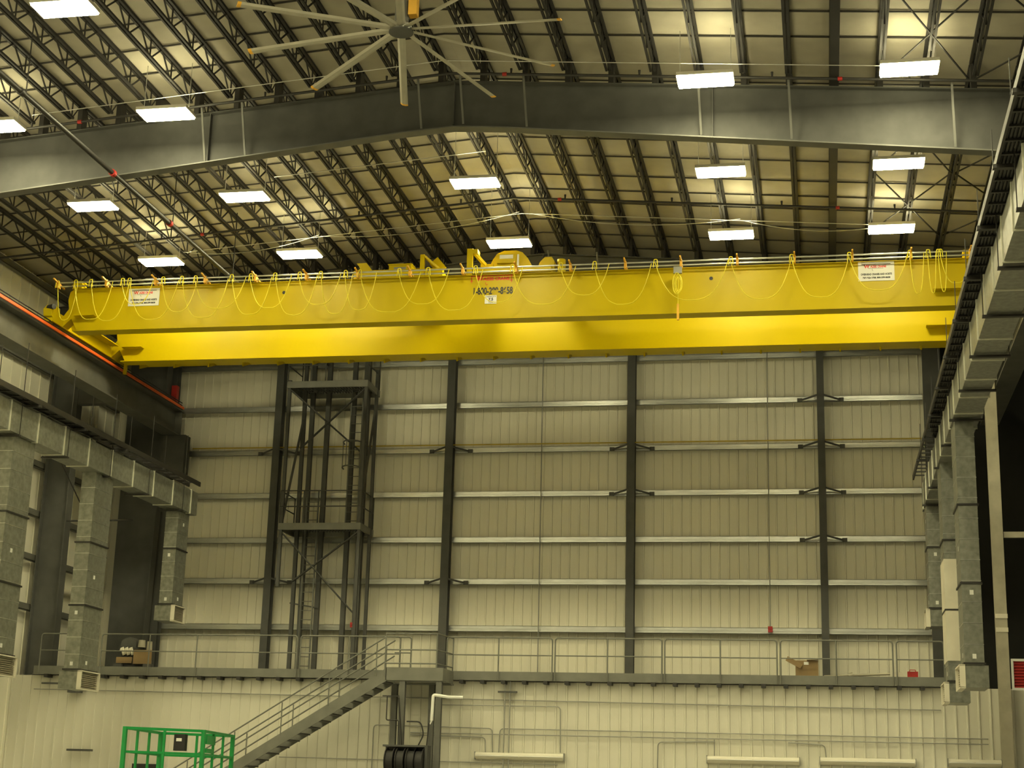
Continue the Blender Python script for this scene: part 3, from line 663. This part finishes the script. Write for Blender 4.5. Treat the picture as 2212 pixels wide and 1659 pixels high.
for a, b, ms, l in ((-23.3,-21.5,[-22.4],'leftmost, behind the duct drop'), (-21.33,-15.19,[-19.8,-18.3],'long one left of the stair'), (-15.08,-12.05,[-13.6],'one meeting the top of the stair'), (-10.66,-7.58,[-9.14],'first one right of the stair landing'), (-7.5,-4.46,[-6.0],'second one right of the stair landing'), (-4.38,-1.27,[-2.83],'third one right of the stair landing'), (-1.17,1.86,[0.34],'one in front of the cardboard box'), (1.96,3.22,[],'short rightmost one by the duct drop')):
    rail_section(a, b, ms, 'grey tubular guardrail section on the mezzanine edge, ' + l)
# things on the mezzanine
def carton(x0, y0, x1, y1, z0, z1, lab):
    e = empty('cardboard_box', lab, 'cardboard box', ((x0+x1)/2, (y0+y1)/2, z0))
    part('body', MB().box(x0, y0, z0, x1, y1, z1), M_CARD, e)
    part('flap', MB().bar((x0, y0, z1), (x0-0.06, y0+0.02, z1-0.12), 0.02, y1-y0, (0,0,1)).bar(((x0+x1)/2, y0, z1+0.005), (x1, y0, z1+0.02), 0.2, 0.008), M_CARD, e)
    part('label_sticker', MB().box((x0+x1)/2-0.08, y0-0.006, z1-0.12, (x0+x1)/2+0.05, y0-0.001, z1-0.04), M_WHITE, e)
carton(-0.78, 45.9, -0.15, 46.4, 3.44, 3.93, 'open brown cardboard box on the mezzanine left of the right wall column')
single('long_pole', MB().tube([(0.0, 46.0, 3.50), (1.8, 46.1, 3.60)], 0.035, 8).cone((0.68,46.0,3.52),(0.80,46.0,3.56),0.07,0.07,8), M_POST, 'long pale pole lying on the mezzanine right of the cardboard box', 'pole')
single('rag_pile', MB().prism([(1.86,3.44),(1.88,3.58),(1.94,3.66),(2.0,3.62),(2.1,3.66),(2.2,3.5),(2.22,3.44)], 'y', 45.9, 46.3), M_TAN, 'small heap of pale rags on the mezzanine beside the red canister', 'rags')
single('red_canister', MB().box(2.27, 45.9, 3.44, 2.55, 46.15, 3.66).tube(rounded([(2.33,46.02,3.66),(2.33,46.02,3.71),(2.49,46.02,3.71),(2.49,46.02,3.66)],0.02,3),0.012,6), M_RED, 'small red fuel canister on the right end of the mezzanine', 'canister')
# machine crate at left
e = empty('equipment_crate', 'open wooden crate of dark and tan equipment on the mezzanine at left', 'crate', (-20.6, 46.4, 3.44))
part('crate_base', MB().box(-21.15, 45.85, 3.44, -19.95, 46.8, 3.50).box(-21.15, 45.85, 3.5, -20.9, 46.0, 3.6).box(-20.2,45.85,3.5,-19.95,46.0,3.6), M_DARK, e)
part('wood_panel', MB().box(-20.55, 45.9, 3.6, -19.98, 45.95, 4.02).box(-21.1, 45.9, 3.62, -20.6, 45.95, 3.80), M_CARD, e)
part('machine_body', MB().prism([(-21.05,3.5),(-21.05,4.3),(-20.8,4.42),(-20.55,4.3),(-20.55,4.1),(-20.3,4.1),(-20.3,3.5)], 'y', 46.05, 46.6), M_DARK, e)
part('hose_bundle', MB().tube([(-21.0+0.02*k, 45.98, 3.98+0.10*math.sin(k*0.9)) for k in range(22)], 0.05, 8), M_TAN, e)
part('motor', MB().cone((-20.35, 46.0, 4.1), (-20.35, 46.0, 4.32), 0.12, 0.10, 14).cone((-20.1, 46.0, 3.6), (-20.1, 46.0, 4.28), 0.1, 0.08, 14), M_POST, e)
# ---------------------------------------------------------------- access tower on the mezzanine
e = empty('access_tower', 'tall grey steel ladder tower with two platforms against the end wall', 'ladder tower', (-16, 50, 3.44))
for (x, y, w_, zt) in ((-17.15,50.45,0.12,14.6),(-16.92,50.62,0.14,14.6),(-16.36,50.62,0.15,14.6),(-15.46,50.62,0.15,14.6),(-15.02,50.62,0.2,14.6),(-14.65,50.5,0.1,13.9)):
    part('post', MB().box(x-w_/2, y-w_/2, 3.44, x+w_/2, y+w_/2, zt), M_DARK, e)
for (x, y) in ((-17.33,49.35),(-14.68,49.35)):
    part('post', MB().box(x-0.05, y-0.05, 6.4 if x < -15 else 3.44, x+0.05, y+0.05, 13.3), M_DARK, e)
for z in (13.25, 8.47):
    pf = part('platform', MB().box(-17.42, 49.28, z-0.22, -14.62, 49.34, z).box(-17.42, 50.76, z-0.22, -14.62, 50.82, z).box(-17.42, 49.34, z-0.22, -17.36, 50.76, z).box(-14.68, 49.34, z-0.22, -14.62, 50.76, z), M_RAIL, e)
    g = MB(); x = -17.3
    while x < -14.7: g.box(x-0.012, 49.34, z-0.07, x+0.012, 50.76, z-0.01); x += 0.10
    for yy in (49.7, 50.2, 50.5): g.box(-17.36, yy, z-0.08, -14.68, yy+0.04, z-0.04)
    part('grating', g, M_DARK, pf)
    for zz in (0.55, 1.07):
        part('railing', MB().tube([(-17.4,50.79,z+zz),(-17.4,49.31,z+zz),(-16.3,49.31,z+zz)] if z > 9 else [(-17.4,50.79,z+zz),(-17.4,49.31,z+zz),(-14.65,49.31,z+zz)], 0.02, 6).tube([(-14.65,50.79,z+zz),(-14.65,49.31,z+zz)], 0.02, 6), M_DARK, pf)
    for (x, y) in ((-17.4,50.79),(-17.4,49.31),(-16.6,49.31),(-16.1,49.31),(-14.65,49.31),(-14.65,50.79)):
        part('rail_post', MB().tube([(x,y,z),(x,y,z+1.07)], 0.02, 6), M_DARK, pf)
def brace(a, b, w_=0.07): part('brace', MB().bar(a, b, w_, 0.04), M_DARK, e)
brace((-17.33,49.35,13.0), (-14.9,50.6,10.9)); brace((-14.68,49.35,13.0), (-17.2,50.4,11.2))
brace((-17.33,49.35,8.2), (-15.1,50.55,5.7)); brace((-14.68,49.35,8.2), (-17.2,50.4,6.7))
brace((-17.15,50.4,12.2),(-17.3,49.35,8.6)); brace((-14.68,49.4,9.0),(-14.66,50.5,12.6))
brace((-17.25,50.45,6.0),(-16.3,50.55,5.85))
for (x, z0, z1, hz) in ((-15.25, 8.5, 13.3, (11.3, 10.45)), (-16.62, 3.44, 9.5, (8.9, 8.4))):
    l = MB()
    for s_ in (-0.2, 0.2): l.box(x+s_-0.02, 50.28, z0, x+s_+0.02, 50.32, z1)
    z = z0+0.2; la = part('ladder', l, M_STEEL, e)
    while z < z1: part('rung', MB().tube([(x-0.2, 50.3, z), (x+0.2, 50.3, z)], 0.013, 6), M_STEEL, la); z += 0.3
    if x > -16:
        for z in hz: part('cage_hoop', MB().tube([(x+0.36*math.cos(a*math.pi/10), 50.28-0.62*math.sin(a*math.pi/10), z) for a in range(11)], 0.025, 6), M_STEEL, la)
        for a in (2, 4, 6, 8): part('cage_bar', MB().tube([(x+0.36*math.cos(a*math.pi/10), 50.28-0.62*math.sin(a*math.pi/10), hz[1]), (x+0.36*math.cos(a*math.pi/10), 50.28-0.62*math.sin(a*math.pi/10), hz[0])], 0.014, 6), M_STEEL, la)
# ---------------------------------------------------------------- stair
e = empty('steel_stair', 'grey steel stair with landing rising to the mezzanine', 'staircase', (-12, 44.5, FZ))
SLP = 0.62; X0, Z0 = -12.05, 3.42
Xb = X0-(Z0-FZ)/SLP
for y in (43.9, 44.85):
    part('stringer', MB().prism([(X0, Z0), (X0+0.0, Z0-0.36), (Xb+0.4, FZ), (Xb, FZ), (Xb, FZ+0.02)], 'y', y, y+0.04), M_RAIL, e)
n = int((Z0-FZ)/0.185)
for k in range(1, n):
    z = Z0-k*0.185; x = X0-(Z0-z)/SLP
    part('tread', MB().box(x-0.02, 43.94, z-0.20, x+0.26, 44.85, z-0.16), M_DARK, e)
part('landing', MB().box(X0-0.02, 43.9, 3.08, -10.42, 43.95, 3.44).box(-10.47, 43.95, 3.08, -10.42, 45.2, 3.44).box(X0, 43.95, 3.36, -10.47, 45.3, 3.42).box(X0, 43.95, 3.05, -10.42, 44.1, 3.09).box(X0, 44.9, 3.05, -10.42, 45.3, 3.09), M_RAIL, e)
lr = MB()
for z in (4.38, 3.93, 3.55): lr.tube(rounded([(-12.1, 43.9, z), (-10.62, 43.9, z), (-10.45, 45.2, z)], 0.12), 0.02, 8)
part('landing_rail', lr, M_RAIL, e)
for (x, y) in ((-12.1,43.9),(-11.95,44.9),(-10.62,43.92),(-10.45,45.2)): part('rail_post', MB().tube([(x,y,3.2),(x,y,4.38)], 0.021, 8), M_RAIL, e)
part('rail_post', MB().tube(rounded([(-12.1,44.9,4.38),(-11.62,44.9,4.38),(-11.62,44.9,3.3)],0.08), 0.021, 8).tube([(-12.1,44.9,3.93),(-11.62,44.9,3.93)],0.018,8), M_RAIL, e)
for y in (43.9, 44.9):
    for h in (0.86, 0.42):
        xe = -19.5; z = Z0+h; 
        part('handrail', MB().tube([(X0-0.05, y, z+0.0), (xe, y, z-(X0-0.05-xe)*SLP)], 0.021, 8), M_RAIL, e)
    for k in range(6):
        x = X0-0.3-k*1.35; zz = Z0-(X0-x)*SLP
        part('rail_post', MB().tube([(x,y,zz-0.05),(x,y,zz+0.86)], 0.019, 8), M_RAIL, e)
for (x, y) in ((-11.58, 44.0), (-10.53, 44.0), (-12.1, 45.1), (-11.0, 45.1)):
    part('support_post', MB().hcol(x-0.08, x+0.08, y-0.08, y+0.08, FZ, 3.06, 'y', 0.015), M_STEEL, e)
# ---------------------------------------------------------------- hose reels and pipes under the landing
e = empty('hose_reel_bank', 'bank of black hose reels in a dark frame under the stair landing', 'hose reel', (-11.3, 43.7, 0.3))
part('frame', MB().box(-11.95, 43.5, 1.26, -10.68, 43.9, 1.31).box(-10.76, 43.5, 0.1, -10.68, 43.9, 1.26).box(-11.95, 43.82, 0.1, -10.76, 43.88, 1.26), M_DARK, e)
for x in (-11.72, -11.42, -11.12, -10.9):
    r = part('reel', MB().cone((x-0.10, 43.6, 0.86), (x+0.10, 43.6, 0.86), 0.30, 0.30, 22).cone((x+0.10,43.6,0.86),(x+0.12,43.6,0.86),0.37,0.37,24).cone((x-0.12,43.6,0.86),(x-0.10,43.6,0.86),0.37,0.37,24), M_RUB, e)
part('hose', MB().tube(rounded([(-11.35, 43.7, 1.95), (-10.95, 43.7, 1.95), (-10.85, 43.7, 1.6), (-11.05, 43.7, 1.2)], 0.12), 0.018, 8), M_RUB, e)
part('supply_pipe', MB().tube(rounded([(-11.55,43.75,1.3),(-11.6,43.75,1.98),(-11.95,43.75,1.98),(-11.95,43.75,2.65)],0.05),0.016,8).tube([(-11.48,43.75,1.3),(-11.62,43.75,2.6)],0.025,8).box(-12.08,43.72,2.62,-11.6,43.78,2.65), M_PIPE, e)
single('white_pipe', MB().tube(rounded([(-10.62, 43.6, 1.98), (-10.6, 43.6, 2.68), (-10.15, 43.6, 2.62), (-9.75, 43.6, 2.62)], 0.07), 0.045, 10).cone((-10.62,43.6,1.98),(-10.66,43.6,1.88),0.03,0.015,8), M_WHITE, 'white bent pipe beside the landing support post', 'pipe')
single('hose_hanger', MB().tube([(-10.75,43.65,1.3),(-10.7,43.65,1.9),(-10.62,43.62,1.93)],0.014,6), M_RUB, 'thin black hose rising to the white bent pipe', 'hose')
# ---------------------------------------------------------------- lower wall conduits, lights
YC = 45.52
def conduit(pts, lab, r=0.016, rr=0.12):
    single('wall_conduit', MB().tube(rounded([(x, YC, z) for x, z in pts], rr), r, 6), M_COND, 'thin grey wall conduit, ' + lab, 'conduit')
conduit([(-23.5, 2.78), (3.1, 2.60)][:2], 'longest level run just below the mezzanine')
conduit([(-11.2, 2.52), (-7.35, 2.52), (-7.33, 1.25)], 'bending down to the left strip light')
conduit([(-12.8, 0.6), (-12.8, 1.92), (-9.3, 1.88), (-9.28, 1.15)], 'arched run behind the landing posts')
conduit([(-9.1, 1.15), (-9.08, 1.88), (4.3, 1.86)], 'upper of the two long runs right of the stair')
conduit([(-11.7, 1.72), (4.3, 1.72)], 'lower of the two long runs right of the stair', rr=0.05)
conduit([(-11.7, 1.66), (-9.5, 1.63), (-9.48, 1.2)], 'short bend above the left strip light')
conduit([(-3.02, 1.70), (-3.02, 1.25)], 'short drop to the second strip light', rr=0.05)
conduit([(-1.0, 1.66), (-0.02, 1.62), (0.02, 1.2)], 'curved drop to the third strip light')
conduit([(-4.6, 0.4), (-4.58, 1.6), (-3.0, 1.64)], 'rising bend left of the second strip light')
conduit([(-15.6, 0.95), (-7.4, 0.92)], 'lowest level run behind the stair', rr=0.05)
for x, l in ((-8.95,'left of a pair'), (-8.8,'right of a pair')):
    single('wall_conduit', MB().tube([(x, 45.45, -0.5), (x, 45.45, 3.2)], 0.022, 8), M_CHROME, 'bright vertical conduit below the mezzanine, ' + l, 'conduit')
single('conduit_clamp', MB().box(-9.15, 45.4, 2.88, -8.6, 45.5, 2.93), M_DARK, 'dark strut clamp across the vertical conduit pair', 'clamp')
def strip(x0, x1, z, lab):
    e = empty('strip_light', 'unlit white fluorescent strip light on the wall, ' + lab, 'light fixture', ((x0+x1)/2, 45.5, z-0.1), 'wall strip lights')
    part('housing', MB().prism([(45.56,z-0.1),(45.40,z-0.06),(45.36,z-0.02),(45.36,z+0.03),(45.42,z+0.09),(45.56,z+0.1)], 'x', x0, x1), M_LAMPW, e)
    part('end_cap', MB().box(x0-0.02, 45.35, z-0.11, x0, 45.56, z+0.11).box(x1, 45.35, z-0.11, x1+0.02, 45.56, z+0.11), M_COND, e)
    part('tube', MB().tube([(x0+0.03, 45.35, z), ((x0+x1)/2-0.02, 45.35, z)], 0.016, 6).tube([((x0+x1)/2+0.02, 45.35, z), (x1-0.03, 45.35, z)], 0.016, 6), M_WHITE, e)
strip(-9.75, -7.22, 1.12, 'nearest the stair'); strip(-3.21, -0.71, 1.16, 'second from the stair'); strip(-0.15, 2.37, 1.19, 'third from the stair'); strip(3.23, 4.6, 1.22, 'partly behind the beige column')
single('dark_opening_sign', MB().box(-20.1, 45.45, 0.35, -19.35, 45.55, 0.66).box(-19.33, 45.45, 0.3, -19.2, 45.56, 0.68), M_TXTK, 'dark panel at the bottom edge left of the green lift', 'panel')
single('wall_bracket', MB().tube([(-23.2,45.4,2.95),(-21.8,45.4,2.95)],0.03,6).box(-22.3,45.3,2.68,-21.9,45.5,2.76), M_DARK, 'dark bracket on the wall at the left edge below the mezzanine', 'bracket')
single('wall_bracket', MB().box(-22.2,45.4,0.98,-21.4,45.5,1.04), M_DARK, 'small dark ledge on the lower wall near the left edge', 'bracket')
# ---------------------------------------------------------------- green lift
GA, GBk, GC, GD = (Vector((-15.49, 34.5, 0)), Vector((-15.9, 37.5, 0)), Vector((-14.05, 35.6, 0)), Vector((-14.46, 38.6, 0)))
e = empty('work_lift', 'green railed work platform of a lift in front of the white wall', 'work lift', (-14.8, 36.8, FZ))
ZT = 1.28
cor = [GA, GC, GD, GBk]
def V3(p, z): return (p.x, p.y, z)
for i in range(4):
    a, b = cor[i], cor[(i+1) % 4]
    for z, t_ in ((ZT, 0.06), (ZT-0.52, 0.05), (ZT-1.05, 0.10)): part('rail', MB().bar(V3(a,z), V3(b,z), t_, t_), M_GREEN, e)
    part('corner_post', MB().bar(V3(a, ZT-1.1), V3(a, ZT+0.03), 0.085, 0.085), M_GREEN, e)
    for f in ((0.33, 0.66) if i % 2 else (0.5,)):
        p = a.lerp(b, f); part('post', MB().bar(V3(p, ZT-1.05), V3(p, ZT), 0.05, 0.05), M_GREEN, e)
dk = MB()
dk._add([V3(c, ZT-1.12) for c in cor]+[V3(c, ZT-1.05) for c in cor], [(0,1,2,3),(4,7,6,5),(0,4,5,1),(1,5,6,2),(2,6,7,3),(3,7,4,0)])
part('deck', dk, M_GREEN, e)
cb = part('control_box', MB().box(-14.62, 35.25, 0.82, -14.35, 35.4, 1.19), M_RUB, e, 'black control box')
part('label_sticker', MB().box(-14.56, 35.24, 1.03, -14.43, 35.248, 1.10), M_WHITE, cb)
part('gate', MB().bar((-14.1,35.9,1.1),(-14.2,36.7,1.1),0.05,0.2).bar((-14.1,35.9,0.85),(-14.16,36.5,0.85),0.05,0.1), M_GREEN, e)
mid = (GA+GC+GD+GBk)/4
part('chassis', MB().box(mid.x-0.6, mid.y-1.0, FZ+0.15, mid.x+0.6, mid.y+1.0, FZ+0.7), M_GREEN, e)
for sx in (-1, 1):
    for sy in (-1, 1):
        part('wheel', MB().cone((mid.x+sx*0.55, mid.y+sy*0.75, FZ+0.22), (mid.x+sx*0.72, mid.y+sy*0.75, FZ+0.22), 0.22, 0.22, 18), M_RUB, e)
for k in range(2):
    z0 = FZ+0.7+k*0.48
    for s_ in (-1, 1): part('scissor_arm', MB().bar((mid.x-0.4, mid.y-0.9*s_, z0), (mid.x-0.4, mid.y+0.9*s_, z0+0.5), 0.05, 0.09).bar((mid.x+0.4, mid.y-0.9*s_, z0), (mid.x+0.4, mid.y+0.9*s_, z0+0.5), 0.05, 0.09), M_GREEN, e)
